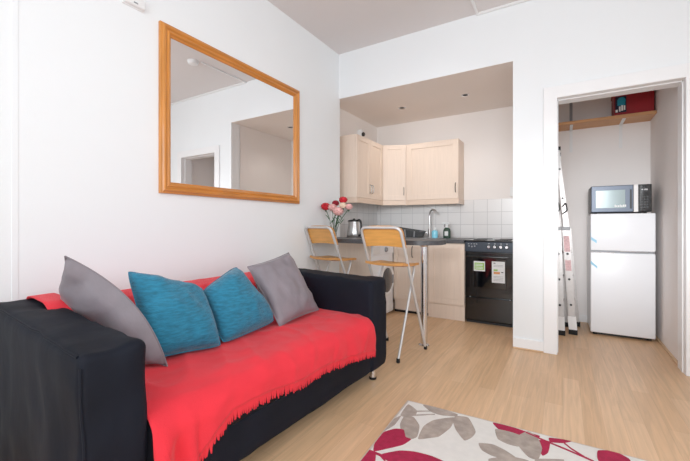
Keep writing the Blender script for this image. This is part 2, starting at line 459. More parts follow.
# ceiling trunking and smoke alarm
bm = bmesh.new()
box(bm, -.685, -.663, 2.76, YB-.001, ZC-.014, ZC+.001, .002); box(bm, -.685, XR, YB-.024, YB+.001, ZC-.02, ZC+.001, .003)
tag(obj('cable_trunking', bm, M['white_pl']), 'thin white cable trunking along the edge of the ceiling and across it', 'trunking')
t = thing('smoke_alarm', 'round white smoke alarm on the ceiling, seen in the mirror', 'smoke alarm', (-.60, 2.70, ZC))
obj('housing', LA([(.0, -.04), (.04, -.04), (.052, -.034), (.058, -.02), (.058, -.008)]), M['white_pl'], t, True)
obj('base', LA([(.066, -.009), (.066, .001)]), M['white_pl'], t, True)

# two recessed spotlights in the kitchen soffit
def spot(x, y, label):
    t = thing('recessed_spotlight', label, 'light', (x, y, 2.53), 0, 'spotlights in the kitchen ceiling')
    obj('trim_ring', LA([(.03, -.001), (.045, -.004), (.045, .001), (.028, .001)]), M['chrome'], t, True)
    obj('lamp', LA([(0, -.001), (.029, -.001), (.029, .001)]), M['lens'], t, True)
spot(-1.70, 4.14, 'small recessed spotlight above the left wall cabinets'); spot(-.93, 4.10, 'small recessed spotlight nearer the cooker side of the kitchen ceiling')

# ------------------------------------------------------------------ sofa
SO = (-1.16, .47, 0); SR = math.atan2(.999, .045)
sofa = thing('sofa', 'two-seat sofa in a loose black cotton cover with chrome feet', 'sofa', SO, SR)
AWN = .188
LN, DP, AW, AH = 1.862, .93, .212, .70
obj('armrest', soft_box(0, AWN, 0, DP, .09, AH+.005, .026, (6, 22, 18), .004, .011, 3, 5, (1, 1, .55)), M['black_cloth'], sofa, True, 80)
obj('armrest', soft_box(LN-AW, LN, 0, DP, .09, AH+.005, .030, (6, 22, 18), .004, .008, 9, 5, (1, 1, .55)), M['black_cloth'], sofa, True, 80)
obj('backrest', soft_box(AWN-.03, LN-AW+.03, .64, DP, .12, AH-.005, .06, (30, 6, 14), .01, .004, 5, 5), M['black_cloth'], sofa, True, 80)
obj('seat_base', soft_box(AWN-.02, LN-AW+.02, .015, DP-.05, .09, .27, .02, (30, 14, 6), .0, .006, 6, 6), M['black_cloth'], sofa, True, 80)
obj('seat_cushion', soft_box(AWN-.004, LN-AW+.004, .005, .70, .25, .43, .045, (30, 16, 5), .012, .003, 8, 5), M['black_cloth'], sofa, True, 80)
for (a, b) in ((.08, .09), (LN-.09, .06), (.08, DP-.08), (LN-.08, DP-.08)):
    l = obj('leg', LA([(.022, .012), (.022, .1)], 18), M['chrome'], sofa, True); l.location = (a, b, 0)
    f = obj('foot_pad', LA([(.024, 0), (.026, .004), (.026, .014), (.02, .018)], 18), M['rubber'], l, True)

# the loose cover rides up towards the back of both arms
for o in sofa.children:
    if o.name.startswith('armrest'):
        for v in o.data.vertices:
            if v.co.z > .5: v.co.z += (.040 if v.co.x < .5 else .012)*max(0, v.co.y/DP)**1.2*(v.co.z-.5)/.2
            if v.co.x < .03 and v.co.x > -.02 and v.co.z > .6: v.co.x -= .004
    if o.name.startswith('backrest'):
        for v in o.data.vertices:
            if v.co.z > .5: v.co.z += .014
# stitched seams along the near arm
for o in [c for c in sofa.children if c.name.startswith('armrest')]:
    n_ = o.data.vertices
    x0_, z1_ = (0, AH) if min(v.co.x for v in n_) < .5 else (LN-AW, AH)
    lim = .06
    def edge(f):
        c = [v.co for v in n_]; return max(c, key=f)
    line = []
    for k in range(15):
        y = .03+(DP-.06)*k/14
        best = max((v.co for v in n_ if abs(v.co.y-y) < .045), key=lambda c: c.z-1.0*c.x*(1 if x0_ == 0 else -1))
        line.append(Vector((best.x, y, best.z)))
    obj('seam', T(line, .0045, 6), M['black_cloth'], o, True)
    line = []
    for k in range(13):
        z = .12+(AH-.15)*k/12
        best = max((v.co for v in n_ if abs(v.co.z-z) < .05 and v.co.y < .2), key=lambda c: -c.y-1.0*c.x*(1 if x0_ == 0 else -1))
        line.append(Vector((best.x, best.y, z)))
    obj('seam', T(line, .0045, 6), M['black_cloth'], o, True)
# red throw with a fringe, over back and seat
def throw():
    hem = [(.195, .20), (.235, .165), (.30, .185), (.34, .245), (.42, .315), (.5, .352), (.6, .352), (.77, .34), (.91, .325), (1.11, .33), (1.28, .31), (1.48, .29), (1.6, .262), (1.65, .25)]
    def hz(a):
        for i in range(len(hem)-1):
            if hem[i][0] <= a <= hem[i+1][0]:
                t = (a-hem[i][0])/(hem[i+1][0]-hem[i][0]); return hem[i][1]*(1-t)+hem[i+1][1]*t
        return hem[0][1] if a < hem[0][0] else hem[-1][1]
    na, a0, a1 = 150, AWN+.004, LN-AW-.006
    bm = bmesh.new(); cols = []; ends = []
    for i in range(na+1):
        a = a0+(a1-a0)*i/na
        z1 = hz(a)
        sag = .012*math.sin(a*7)
        path = [(.945, .46), (.944, .68), (.90, .726), (.80, .728), (.70, .722), (.622, .684), (.606, .56), (.60, .475), (.55, .456), (.42, .462), (.25, .462), (.09, .462), (.02, .448), (-.012, .41), (-.016, .36)]
        pts = fillet([(0, y, z) for y, z in path], .012, 2)
        pts = [p for p in pts]
        last = pts[-1]
        k = 7
        for j in range(1, k+1):
            pts.append(Vector((0, last.y-.002*j/k, last.z+(z1-last.z)*j/k)))
        # resample evenly
        ln = [0]
        for j in range(1, len(pts)): ln.append(ln[-1]+(pts[j]-pts[j-1]).length)
        ns = 120; col = []
        for s in range(ns+1):
            d = ln[-1]*s/ns; j = 0
            while j < len(ln)-2 and ln[j+1] < d: j += 1
            t = (d-ln[j])/max(1e-9, ln[j+1]-ln[j]); p = pts[j].lerp(pts[j+1], t)
            w = Vector((a*3.2, d*4.5, .3)); rid = (1-abs(noise.noise(w)))**4
            w2 = Vector((a*5+d*4, d*2-a, 4)); rid2 = (1-abs(noise.noise(w2)))**6
            disp = .006*rid + .010*rid2 + .003*noise.noise(Vector((a*14, d*14, 1)))
            hang = max(0, min(1, (.42-p.z)/.12)) if p.y < .1 else 0
            wav = hang*(.010*noise.noise(Vector((a*11, .5, 2)))+.007*math.sin(a*26+3*math.sin(a*5)))
            if a < .34: wav += hang*.016*math.sin((a-.2)*62)
            q = Vector((a, p.y, p.z))
            if p.y < .03 and p.z < .44: q.y -= disp + wav + .004 + hang*.004
            elif p.z > .6 or p.y > .58: q += Vector((0, -disp*.5, disp*.3))
            else: q.z += disp
            if a < a0+.14 and q.z > .60 and q.y > .55:      # the near corner is thrown over the arm
                kk = 1-(a-a0)/.14; up = min(1, max(0, (q.z-.60)/.08)); 
                q.x -= .078*kk*up
                if q.x < AWN+.03: q.z += .030*up
            col.append(bm.verts.new(q))
        cols.append(col); ends.append(col[-1].co.copy())
    for i in range(na):
        for s in range(120):
            bm.faces.new((cols[i][s], cols[i+1][s], cols[i+1][s+1], cols[i][s+1]))
    return bm, ends
bm, ends = throw()
th = obj('throw_blanket', bm, M['red_cloth'], None, True, 80); th.location = SO; th.rotation_euler = (0, 0, SR)
md = th.modifiers.new('thick', 'SOLIDIFY'); md.thickness = .004; md.offset = 1
tag(th, 'bright red throw with a fringed hem spread over the black sofa', 'throw blanket')
bm = bmesh.new(); rnd = random.Random(3)
for i in range(0, len(ends)-1):
    p = ends[i].lerp(ends[i+1], .5); L = .034+rnd.random()*.014
    dx = (rnd.random()-.5)*.008
    w = (ends[i+1]-ends[i]).length*(.50+.12*rnd.random())
    top = p+Vector((0, -.001, .008)); bot = p+Vector((dx, -.004*rnd.random(), -L))
    vs = []
    for q, ww in ((top, w), (top.lerp(bot, .5), w*.85), (bot, w*.25)):
        vs.append([bm.verts.new(q+Vector((-ww, -.001, 0))), bm.verts.new(q+Vector((ww, -.001, 0))), bm.verts.new(q+Vector((ww, .003, 0))), bm.verts.new(q+Vector((-ww, .003, 0)))])
    for a, b in ((0, 1), (1, 2)):
        for k in range(4): bm.faces.new((vs[a][k], vs[a][(k+1) % 4], vs[b][(k+1) % 4], vs[b][k]))
    bm.faces.new(vs[2])
obj('fringe', bm, M['red_cloth'], th)

# cushions (corners given in sofa coordinates: along, depth, height)
SM = TR(*SO) @ RZ(SR)
def sw(*p): return SM @ Vector(p)
cushion('scatter_cushion', [sw(.141, .547, .955), sw(.235, .84, .70), sw(.37, .66, .48), sw(.425, .305, .475)], M['grey_cloth'], .10,
        'grey satin cushion leaning on the near arm of the sofa', 'cushions on the sofa', seed=1, fold=.022, power=.5, far=.10, bend=-.072)
cushion('scatter_cushion', [sw(.394, .60, .872), sw(.755, .54, .742), sw(.715, .32, .478), sw(.40, .40, .49)], M['teal_cloth'], .085,
        'teal chenille cushion beside the near grey cushion, left of the two teal ones', 'cushions on the sofa', seed=5, fold=.017, blunt=.05, pinch=.03)
cushion('scatter_cushion', [sw(1.005, .57, .835), sw(1.137, .37, .502), sw(.735, .345, .478), sw(.752, .545, .722)], M['teal_cloth'], .095,
        'teal chenille cushion tipped on one corner, right of the two teal cushions', 'cushions on the sofa', seed=8, fold=.017, blunt=.055, pinch=.0)
cushion('scatter_cushion', [sw(1.094, .575, .819), sw(1.385, .50, .892), sw(1.518, .34, .497), sw(1.122, .325, .478)], M['grey_cloth'], .068,
        'grey satin cushion at the far end of the sofa beside a teal one', 'cushions on the sofa', seed=12, fold=.020)

# ------------------------------------------------------------------ breakfast bar
def rounded(poly_pts, r, n=8): pass
bar = thing('breakfast_bar', 'narrow dark grey breakfast bar on a chrome post, joined to the left wall', 'breakfast bar', (-1.067, 3.113, 0))
def bar_top():
    x0, x1, y0, y1 = XL, -.90, 2.935, 3.40
    r = .20; pts = [(x0, y0)]
    for k in range(13): a = -PI/2+PI/2*k/12; pts.append((x1-r+r*math.cos(a), y0+r+r*math.sin(a)))
    for k in range(13): a = PI/2*k/12; pts.append((x1-r+r*math.cos(a), y1-r+r*math.sin(a)))
    pts.append((x0, y1))
    bm = bmesh.new(); prism(bm, [(x+1.067, y-3.113) for x, y in pts], .905, .945)
    es = [e for e in bm.edges if abs(e.verts[0].co.z-e.verts[1].co.z) < 1e-6]
    bmesh.ops.bevel(bm, geom=es, offset=.005, segments=2, affect='EDGES', profile=.5)
    return bm
obj('worktop', bar_top(), M['worktop'], bar, True, 30)
obj('post', LA([(.03, .0), (.03, .908)], 24), M['chrome'], bar, True)
obj('foot_flange', LA([(.048, 0), (.048, .006), (.031, .016)], 24), M['chrome'], bar, True)
obj('top_flange', LA([(.031, .885), (.046, .898), (.046, .906)], 24), M['chrome'], bar, True)

# ------------------------------------------------------------------ bar stools
def make_stool():
    t = thing('bar_stool', '', 'stool')
    hw = .180                              # half width of back frame
    zt = 1.058
    back = fillet([(hw+.015, .225, .02), (hw-.008, -.19, zt), (-hw-.022, -.19, zt), (-hw-.010, .225, .02)], .055, 7)
    obj('back_frame', T(back, .0115, 12), M['silver'], t, True)
    iw = hw-.024
    front = fillet([(iw, -.19, .02), (iw, .10, .742), (-iw, .10, .742), (-iw, -.19, .02)], .05, 6)
    obj('seat_frame', T(front, .010, 12), M['silver'], t, True)
    # seat: curved plywood panel
    bm = bmesh.new(); nx, ny = 14, 12; g = {}
    for sgn in (0, 1):
        for i in range(nx+1):
            for j in range(ny+1):
                U, V = 2*i/nx-1, 2*j/ny-1
                x = U*.188*(1-.10*max(0, V)**3 - .05*max(0, -V)**3)
                yy = .005+V*.178 - .03*(U*U)*max(0, V)
                if V < 0: yy += .018*U*U*abs(V)
                z = .762 - .010*math.cos(V*PI/2)+.008*max(0, -V)**2 - .016*max(0, V)**3 + .010*abs(U)**3 - .020*sgn
                g[(sgn, i, j)] = bm.verts.new((x, yy, z))
    for i in range(nx):
        for j in range(ny):
            bm.faces.new([g[(0, i, j)], g[(0, i+1, j)], g[(0, i+1, j+1)], g[(0, i, j+1)]])
            bm.faces.new([g[(1, i, j)], g[(1, i, j+1)], g[(1, i+1, j+1)], g[(1, i+1, j)]]).material_index = 1
    for i in range(nx):
        for j, s in ((0, 1), (ny, -1)):
            bm.faces.new([g[(0, i, j)], g[(1, i, j)], g[(1, i+1, j)], g[(0, i+1, j)]]).material_index = 1
    for j in range(ny):
        for i in (0, nx):
            bm.faces.new([g[(0, i, j)], g[(0, i, j+1)], g[(1, i, j+1)], g[(1, i, j)]]).material_index = 1
    obj('seat', bm, [M['beech'], M['beech_edge']], t, True, 35)
    # backrest: bowed plywood panel in front of the tube
    bm = bmesh.new(); nx, nz = 18, 8; g = {}
    for sgn in (0, 1):
        for i in range(nx+1):
            for j in range(nz+1):
                U, V = 2*i/nx-1, j/nz
                z = .895+V*.180
                hwz = .192 - .035*max(0, (V-.65)/.35)**2.5 - .006*max(0, .25-V)
                x = U*(hwz+.004)-.014
                if j == 0: z += .010*(1-U*U)
                if j == nz: z -= .012*abs(U)**4
                fy = -.19+.415*(1.058-z)/1.038
                yy = fy+.016 - .022*(1-U*U)*0 + .012*(1-U*U) + .012*sgn
                g[(sgn, i, j)] = bm.verts.new((x, yy, z))
    for i in range(nx):
        for j in range(nz):
            bm.faces.new([g[(0, i, j)], g[(0, i+1, j)], g[(0, i+1, j+1)], g[(0, i, j+1)]])
            bm.faces.new([g[(1, i, j)], g[(1, i, j+1)], g[(1, i+1, j+1)], g[(1, i+1, j)]])
    for i in range(nx):
        for j in (0, nz): bm.faces.new([g[(0, i, j)], g[(1, i, j)], g[(1, i+1, j)], g[(0, i+1, j)]]).material_index = 1
    for j in range(nz):
        for i in (0, nx): bm.faces.new([g[(0, i, j)], g[(0, i, j+1)], g[(1, i, j+1)], g[(1, i, j)]]).material_index = 1
    obj('backrest', bm, [M['beech'], M['beech_edge']], t, True, 35)
    for (x, y, rx) in ((hw+.015, .225, 1), (-hw-.010, .225, 1), (iw, -.19, 1), (-iw, -.19, 1)):
        f = obj('rubber_foot', LA([(.013, 0), (.015, .004), (.014, .03), (.012, .034)], 14), M['rubber'], t, True); f.location = (x, y, 0)
    return t
s2 = make_stool()
s2.location = (-1.238, 2.812, 0); s2.rotation_euler = (0, 0, math.radians(-6))
s2['label'] = 'folding beech bar stool nearer the chrome post of the breakfast bar'; s2['group'] = 'bar stools at the breakfast bar'
s1 = copy_tree(s2); s1.location = (-1.932, 2.945, 0); s1.rotation_euler = (0, 0, math.radians(-15))
s1['label'] = 'folding beech bar stool against the left wall, in front of the flowers'

# ------------------------------------------------------------------ kitchen units
def shaker(w, h, th=.02, rail=.062, m=None, parent=None, name='door', loc=(0, 0, 0), rz=0):
    """door in its local frame: x from 0..w, front face at y=0 looking to -y, z 0..h"""
    bm = bmesh.new()
    box(bm, 0, rail, 0, th, 0, h, .0015, 1); box(bm, w-rail, w, 0, th, 0, h, .0015, 1)
    box(bm, rail, w-rail, 0, th, 0, rail, .0015, 1); box(bm, rail, w-rail, 0, th, h-rail, h, .0015, 1)
    box(bm, rail-.002, w-rail+.002, .008, th-.002, rail-.002, h-rail+.002)
    # bead slopes
    for (a, b) in (((rail, rail), (w-rail, rail)), ((w-rail, rail), (w-rail, h-rail)), ((w-rail, h-rail), (rail, h-rail)), ((rail, h-rail), (rail, rail))):
        pass
    o = obj(name, bm, m or M['maple'], parent); o.location = loc; o.rotation_euler = (0, 0, rz)
    return o
def bow_handle(parent, x, z, ln=.10, m=None):
    bm = bmesh.new()
    tube(bm, bezier([(x, 0, z-ln/2), (x, -.022, z-ln/2+.012), (x, -.030, z), (x, -.022, z+ln/2-.012), (x, 0, z+ln/2)], 5), .005, 8)
    return obj('handle', bm, m or M['dull_steel'], parent, True)

WZ_B, WZ_T = 1.408, 2.15
XLF, YLF = -2.06, 3.645           # front of the left wall units
# left wall cabinet with two doors
t = thing('hanging_cabinet', 'pale maple wall cabinet with two doors on the left side of the kitchen', 'cabinet', (-2.36, YLF, WZ_B))
dl = 4.345-YLF
obj('carcass', B(.002, .30-.021, 0, dl, 0, WZ_T-WZ_B, .001, 1), M['maple'], t)
for k in (0, 1):
    d = shaker(dl/2-.004, WZ_T-WZ_B-.004, parent=t, loc=(.30, .002+k*dl/2, .002), rz=PI/2)
    bow_handle(d, (dl/2-.004-.026) if k == 0 else .026, .12, .105)
# angled corner cabinet
cx0, cy0, cx1, cy1 = XLF, 4.349, -1.783, 4.48
t = thing('corner_cabinet', 'pale maple corner wall cabinet with one angled door', 'cabinet', (-2.36, YK, WZ_B))
bm = bmesh.new()
ang = math.atan2(cy1-cy0, cx1-cx0); nx_, ny_ = -math.sin(ang)*.021, math.cos(ang)*.021
prism(bm, [(.002, cy0-YK), (cx0+2.36, cy0-YK), (cx0+2.36+nx_*0, cy0-YK+.012), (cx0+2.36+nx_+.01, cy0-YK+ny_+.004), (cx1+2.36+nx_, cy1-YK+ny_), (cx1+2.36, cy1-YK+.024), (cx1+2.36, -.01), (.002, -.01)], 0, WZ_T-WZ_B)
obj('carcass', bm, M['maple'], t)
w = math.hypot(cx1-cx0, cy1-cy0)
d = shaker(w-.006, WZ_T-WZ_B-.004, parent=t, loc=(cx0+2.36+.003*math.cos(ang), cy0-YK+.003*math.sin(ang), .002), rz=ang)
bow_handle(d, w-.032, .12, .105)
# right wall cabinet with one wide door
t = thing('hanging_cabinet', 'pale maple wall cabinet with one wide door above the sink', 'cabinet', (cx1, YK, WZ_B))
wr = -1.10-cx1
obj('carcass', B(.002, wr, -.279, -.009, 0, WZ_T-WZ_B, .001, 1), M['maple'], t)
d = shaker(wr-.006, WZ_T-WZ_B-.004, parent=t, loc=(.003, -.30, .002), rail=.07)
bow_handle(d, wr-.034, .135, .115, M['black'])
# light rail under the three cabinets
bm = bmesh.new()
outer = [(-2.358, YLF-.004), (XLF+.006, YLF-.004), (cx0+.006, cy0-.006), (cx1+.004, cy1-.008), (-1.094, cy1-.008), (-1.094, YK-.012)]
inner = [(-2.358, YLF+.018), (XLF-.018, YLF+.018), (cx0-.018, cy0+.012), (cx1-.004, cy1+.014), (-1.118, cy1+.014), (-1.118, YK-.012)]
n = len(outer); lo = []; hi = []
for (x, y), (x2, y2) in zip(outer, inner):
    lo.append((bm.verts.new((x, y, 1.345)), bm.verts.new((x2, y2, 1.345)))); hi.append((bm.verts.new((x, y, 1.406)), bm.verts.new((x2, y2, 1.406))))
for i in range(n-1):
    bm.faces.new((lo[i][0], lo[i+1][0], hi[i+1][0], hi[i][0])); bm.faces.new((lo[i][1], hi[i][1], hi[i+1][1], lo[i+1][1]))
    bm.faces.new((hi[i][0], hi[i+1][0], hi[i+1][1], hi[i][1])); bm.faces.new((lo[i][0], lo[i][1], lo[i+1][1], lo[i+1][0]))
for e in (0, n-1): bm.faces.new((lo[e][0], hi[e][0], hi[e][1], lo[e][1]))
tag(obj('light_rail', bm, M['maple_d']), 'pale maple light rail running beneath the three wall cabinets', 'trim')

# little fitting on the wall over the left cabinet
t = thing('cable_fitting', 'tiny white and black fitting on the wall above the left cabinet', 'fitting', (-2.345, 4.22, 2.30))
obj('housing', B(-.016, .05, -.035, .035, -.03, .06, .008), M['white_pl'], t)
obj('lens', LA([(.0, 0), (.026, 0), (.03, .02), (.02, .03)], 16, TR(.05, -.01, -.005) @ RY(PI/2)), M['black'], t, True)

# base units --------------------------------------------------------------
YF = 4.10
t = thing('base_cabinet', 'pale maple base cabinet with a narrow door behind the chrome post', 'cabinet', (-1.80, YF, 0))
wA = .443
obj('carcass', B(.002, wA-.001, .022, YK-YF-.012, .16, .872), M['maple'], t)
d = shaker(wA-.006, .69, parent=t, loc=(.003, 0, .175), rail=.055); bow_handle(d, .25, .58, .13, M['black'])
obj('plinth', B(.0, wA, .045, .065, .03, .16), M['maple'], t)
obj('plinth_gap_shade', B(.0, wA, .05, .064, 0, .031), M['black'], t)  # black strip standing in for the shadow gap below the plinth
t = thing('base_cabinet', 'pale maple base cabinet with a wide door beside the cooker', 'cabinet', (-1.357, YF, 0))
wB = .418
obj('carcass', B(.001, wB, .022, YK-YF-.012, .16, .872), M['maple'], t)
d = shaker(wB-.005, .69, parent=t, loc=(.003, 0, .175), rail=.06)
obj('plinth', B(0, wB, .012, .05, 0, .16), M['maple'], t)
t = tag(obj('end_panel', B(-2.34, -1.80, 3.478, 3.498, 0, .874, .001, 1), M['maple']), 'pale maple end panel left of the washing machine, under the bar', 'panel')
# worktops
bm = bmesh.new()
poly = [(-2.352, 3.474), (-1.775, 3.474), (-1.775, 4.07), (-.938, 4.07), (-.938, YK-.009), (-2.352, YK-.009)]
prism(bm, poly, .876, .915)
es = [e for e in bm.edges if abs(e.verts[0].co.z-e.verts[1].co.z) < 1e-6]
bmesh.ops.bevel(bm, geom=es, offset=.004, segments=2, affect='EDGES', profile=.5)
tag(obj('kitchen_worktop', bm, M['worktop'], None, True, 30), 'L-shaped dark grey laminate worktop over the base units', 'worktop')

# washing machine faces the room to the right
t = thing('washing_machine', 'white front-loading washing machine with a dark porthole, under the worktop', 'washing machine', (-1.80, 3.81, 0))
obj('body', B(-.535, 0, -.30, .285, .02, .85, .012, 3), M['white_gloss'], t, True)
obj('control_panel', B(-.01, .008, -.296, .281, .735, .846, .004), M['white_gloss'], t)
obj('detergent_drawer', B(.004, .013, -.288, -.11, .75, .835, .004), M['white_pl'], t)
obj('dial', LA([(.03, 0), (.03, .012), (.024, .022), (0, .022)], 20, TR(.006, .05, .79) @ RY(PI/2)), M['grey_pl'], t, True)
obj('kick_panel', B(-.005, .006, -.29, .278, .03, .12, .003), M['white_pl'], t)
dr = obj('door', LA([(.13, 0), (.195, 0), (.20, .015), (.19, .034), (.165, .042), (.14, .03)], 40, TR(0, .05, .43) @ RY(PI/2)), M['white_pl'], t, True)
obj('porthole_glass', LA([(.146, .02), (.144, .034), (.12, .046), (.06, .054), (0, .056)], 40, TR(0, .05, .43) @ RY(PI/2)), M['porthole'], dr, True)
obj('door_handle', B(.036, .05, .16, .20, .38, .48, .005), M['grey_pl'], dr)
for sx in (-.48, -.05):
    for sy in (-.25, .25): obj('foot', LA([(.02, 0), (.02, .022)], 12, TR(sx, sy, 0)), M['rubber'], t, True)

# kettle
t = thing('kettle', 'brushed steel electric kettle with a black handle and base', 'kettle', (-2.085, 3.62, .915), math.radians(-20))
t.scale = (1.12, 1.12, 1.05)
obj('base', LA([(.078, 0), (.08, .006), (.08, .02), (.074, .026)], 32), M['black'], t, True)
obj('body', LA([(.073, .024), (.078, .035), (.074, .08), (.066, .13), (.057, .18), (.055, .196)], 36), M['steel'], t, True)
obj('lid', LA([(.056, .194), (.055, .206), (.045, .214), (.014, .218), (.012, .228), (0, .230)], 32), M['black'], t, True)
obj('handle', T(bezier([(.05, 0, .205), (.085, 0, .212), (.108, 0, .185), (.112, 0, .12), (.10, 0, .055), (.073, 0, .04)], 6), .011, 10), M['black'], t, True)
obj('spout', T([(-.045, 0, .165), (-.072, 0, .182), (-.085, 0, .198)], .016, 12, radii=[.022, .017, .012]), M['steel'], t, True)
obj('spout_lip', T([(-.083, 0, .196), (-.089, 0, .203)], .0125, 12), M['black'], t, True)

# vase and carnations on the bar
VX, VY = -2.03, 3.10
bm = bmesh.new(); prof = [(.0, .002), (.032, .002), (.036, .01), (.03, .07), (.036, .13), (.05, .165)]
lathe(bm, prof + [(.047, .165), (.033, .13), (.027, .07), (.032, .016), (0, .014)], 28)
v = obj('vase', bm, M['glass'], None, True); v.location = (VX, VY, .945)
tag(v, 'clear glass vase of carnations on the breakfast bar near the wall', 'vase')
def carnation(dx, dy, dz, m, r, label, lean=.5):
    t = thing('carnation', label, 'flower', (VX+dx*.12, VY+dy*.12, .962), 0, 'carnations in the vase')
    bm = bmesh.new(); rnd = random.Random(int(dx*1000+dz*777))
    top = Vector((dx*.88, dy*.88, dz-.985))
    # a ruffled pompom of petals
    n1, n2 = 40, 16; g = []
    for i in range(n2+1):
        ph = PI*i/n2; row = []
        for k in range(n1):
            a = 2*PI*k/n1
            rr = r*(1+.16*math.sin(a*9+i*1.9)*math.sin(ph)+.14*math.sin(i*2.6+a*3)+.10*noise.noise(Vector((a*3, i*.8, dx*50))))
            q = Vector((math.cos(a)*math.sin(ph), math.sin(a)*math.sin(ph), .78*math.cos(ph)))
            row.append(bm.verts.new(top+Vector((0, 0, r*.55))+q*rr))
        g.append(row)
    for i in range(n2):
        for k in range(n1): bm.faces.new((g[i][k], g[i][(k+1) % n1], g[i+1][(k+1) % n1], g[i+1][k]))
    bmesh.ops.remove_doubles(bm, verts=bm.verts[:], dist=1e-4)
    obj('bloom', bm, m, t, True, 80)
    sb = bmesh.new(); tube(sb, bezier([(0, 0, 0), (top.x*.3, top.y*.3, top.z*.5), top], 6), .0035, 7)
    lathe(sb, [(.004, -.03), (.009, -.015), (.011, .004)], 10, TR(*top))
    for kk in (.45, .62):
        p = Vector((top.x*kk*.8, top.y*kk*.8, top.z*kk)); a = rnd.random()*6
        q = p+Vector((math.cos(a)*.05, math.sin(a)*.03, .05))
        tube(sb, [p, p.lerp(q, .5)+Vector((0, 0, .008)), q], .003, 5, radii=[.003, .005, .001])
    obj('stem', sb, M['stem'], t, True)
rows = [(-.10, 0, 1.272, M['f_red'], .046, 'bright red carnation furthest left in the vase'),
        (-.02, .01, 1.262, M['f_pink'], .044, 'pink carnation between the left red one and the middle of the bunch'),
        (-.015, .06, 1.312, M['f_dark'], .036, 'dark red carnation at the back left of the bunch'),
        (.105, .02, 1.338, M['f_red'], .040, 'red carnation at the top of the bunch'),
        (.075, -.03, 1.215, M['f_pink'], .050, 'large pale pink carnation lowest in the bunch'),
        (.115, .0, 1.283, M['f_cream'], .036, 'cream carnation just below the top red one'),
        (.165, .03, 1.270, M['f_pink'], .036, 'pink carnation furthest right in the vase')]
for r_ in rows: carnation(*r_)

# tap, drainer and bottles at the sink
t = thing('kitchen_tap', 'tall chrome swan-neck kitchen tap behind the bar', 'tap', (-1.50, 4.60, .915))
obj('base', LA([(.03, 0), (.03, .01), (.024, .02), (.024, .10), (.018, .115)], 24), M['steel'], t, True)
obj('spout', T(bezier([(0, 0, .10), (0, 0, .25), (.004, -.004, .315), (.04, -.03, .362), (.085, -.05, .352), (.10, -.06, .315)], 8), .0115, 12), M['steel'], t, True)
for s in (-1, 1): obj('lever', T([(s*.02, 0, .06), (s*.055, -.01, .066), (s*.085, -.015, .07)], .008, 10), M['steel'], t, True)
# inset sink under the drainer
t = thing('kitchen_sink', 'steel inset sink with a raised rim set in the worktop corner', 'sink', (-1.62, 4.42, .915))
bm = bmesh.new()
for (x0, x1, y0, y1) in ((-.32, .32, -.22, -.19), (-.32, .32, .10, .13), (-.32, -.29, -.22, .13), (.29, .32, -.22, .13)): box(bm, x0, x1, y0, y1, -.001, .006, .002)
obj('rim', bm, M['steel'], t); obj('bowl', B(-.29, .29, -.19, .10, .0005, .002), M['steel'], t)
# dish drainer
t = thing('dish_drainer', 'dark grey slatted dish drainer left of the tap', 'drainer', (-1.70, 4.44, .921))
bm = bmesh.new(); prism(bm, [(-.17, -.13), (.14, -.13), (.14, .07), (-.17, .07)], 0, .012); obj('tray', bm, M['dark_grey'], t)
bm = bmesh.new()
def hgt(x): return .125-.055*(x+.2)/.39
loop = [(-.20, -.16, hgt(-.2)), (.165, -.16, hgt(.165)), (.165, .095, hgt(.165)), (-.20, .095, hgt(-.2)), (-.20, -.16, hgt(-.2))]
for a, b in zip(loop, loop[1:]):
    tube(bm, [a, b], .009, 8)
lb = [bm.verts.new((x*.86, y*.82, .004)) for x, y, z in loop[:4]]; lt = [bm.verts.new(p) for p in loop[:4]]
for i in range(4): bm.faces.new((lb[i], lb[(i+1) % 4], lt[(i+1) % 4], lt[i]))
obj('rim', bm, M['dark_grey'], t, True)
k = 0
for i in range(9):
    x = -.19+.345*i/8
    for (y0, y1) in ((-.135, -.165), (.08, .10)):
        obj('slat', T([(x*.87-.003, y0*1.02, .008), (x, y1*1.03, hgt(x))], .0085, 8), M['grey_pl'] if i % 3 == 1 else M['dark_grey'], t, True)
# bottles
t = thing('soap_bottle', 'small squat bottle of pale blue liquid right of the tap', 'bottle', (-1.40, 4.50, .915))
obj('body', LA([(.0, .0), (.036, 0), (.04, .006), (.04, .075), (.034, .09), (.016, .10)], 24), M['blue_liq'], t, True)
obj('cap', LA([(.014, .098), (.014, .128), (.01, .135), (0, .135)], 16), M['clear_pl'], t, True)
t = thing('spray_bottle', 'spray bottle with a dark green label and clear neck, left of the cooker', 'bottle', (-1.245, 4.50, .915))
bm = bmesh.new(); vs = lathe(bm, [(0, 0), (.045, 0), (.047, .008), (.047, .09), (.04, .115), (.02, .135)], 24); bmesh.ops.scale(bm, vec=(1, .6, 1), verts=vs)
obj('body', bm, M['dk_green'], t, True)
bm = bmesh.new(); box(bm, -.022, .022, -.031, -.027, .03, .085, .003); obj('label_patch', bm, M['clear_pl'], t)
obj('neck', LA([(.021, .133), (.015, .15), (.013, .175)], 16), M['clear_pl'], t, True)
bm = bmesh.new(); box(bm, -.055, .03, -.012, .012, .175, .20, .006); box(bm, -.066, -.053, -.008, .008, .182, .196, .002)
obj('spray_head', bm, M['clear_pl'], t)
obj('trigger', T([(-.022, 0, .178), (-.034, 0, .16), (-.03, 0, .14)], .005, 8), M['dark_grey'], t, True)

# cooker switch on the tiled wall
t = thing('light_switch', 'white wall switch above the tiles beside the pillar', 'switch', (-.515, YK-.006, 1.46))
obj('plate', B(-.035, .09, -.010, .006, -.03, .085, .003), M['white_pl'], t); obj('rocker', B(.01, .04, -.016, -.009, .01, .05, .003), M['white_pl'], t)

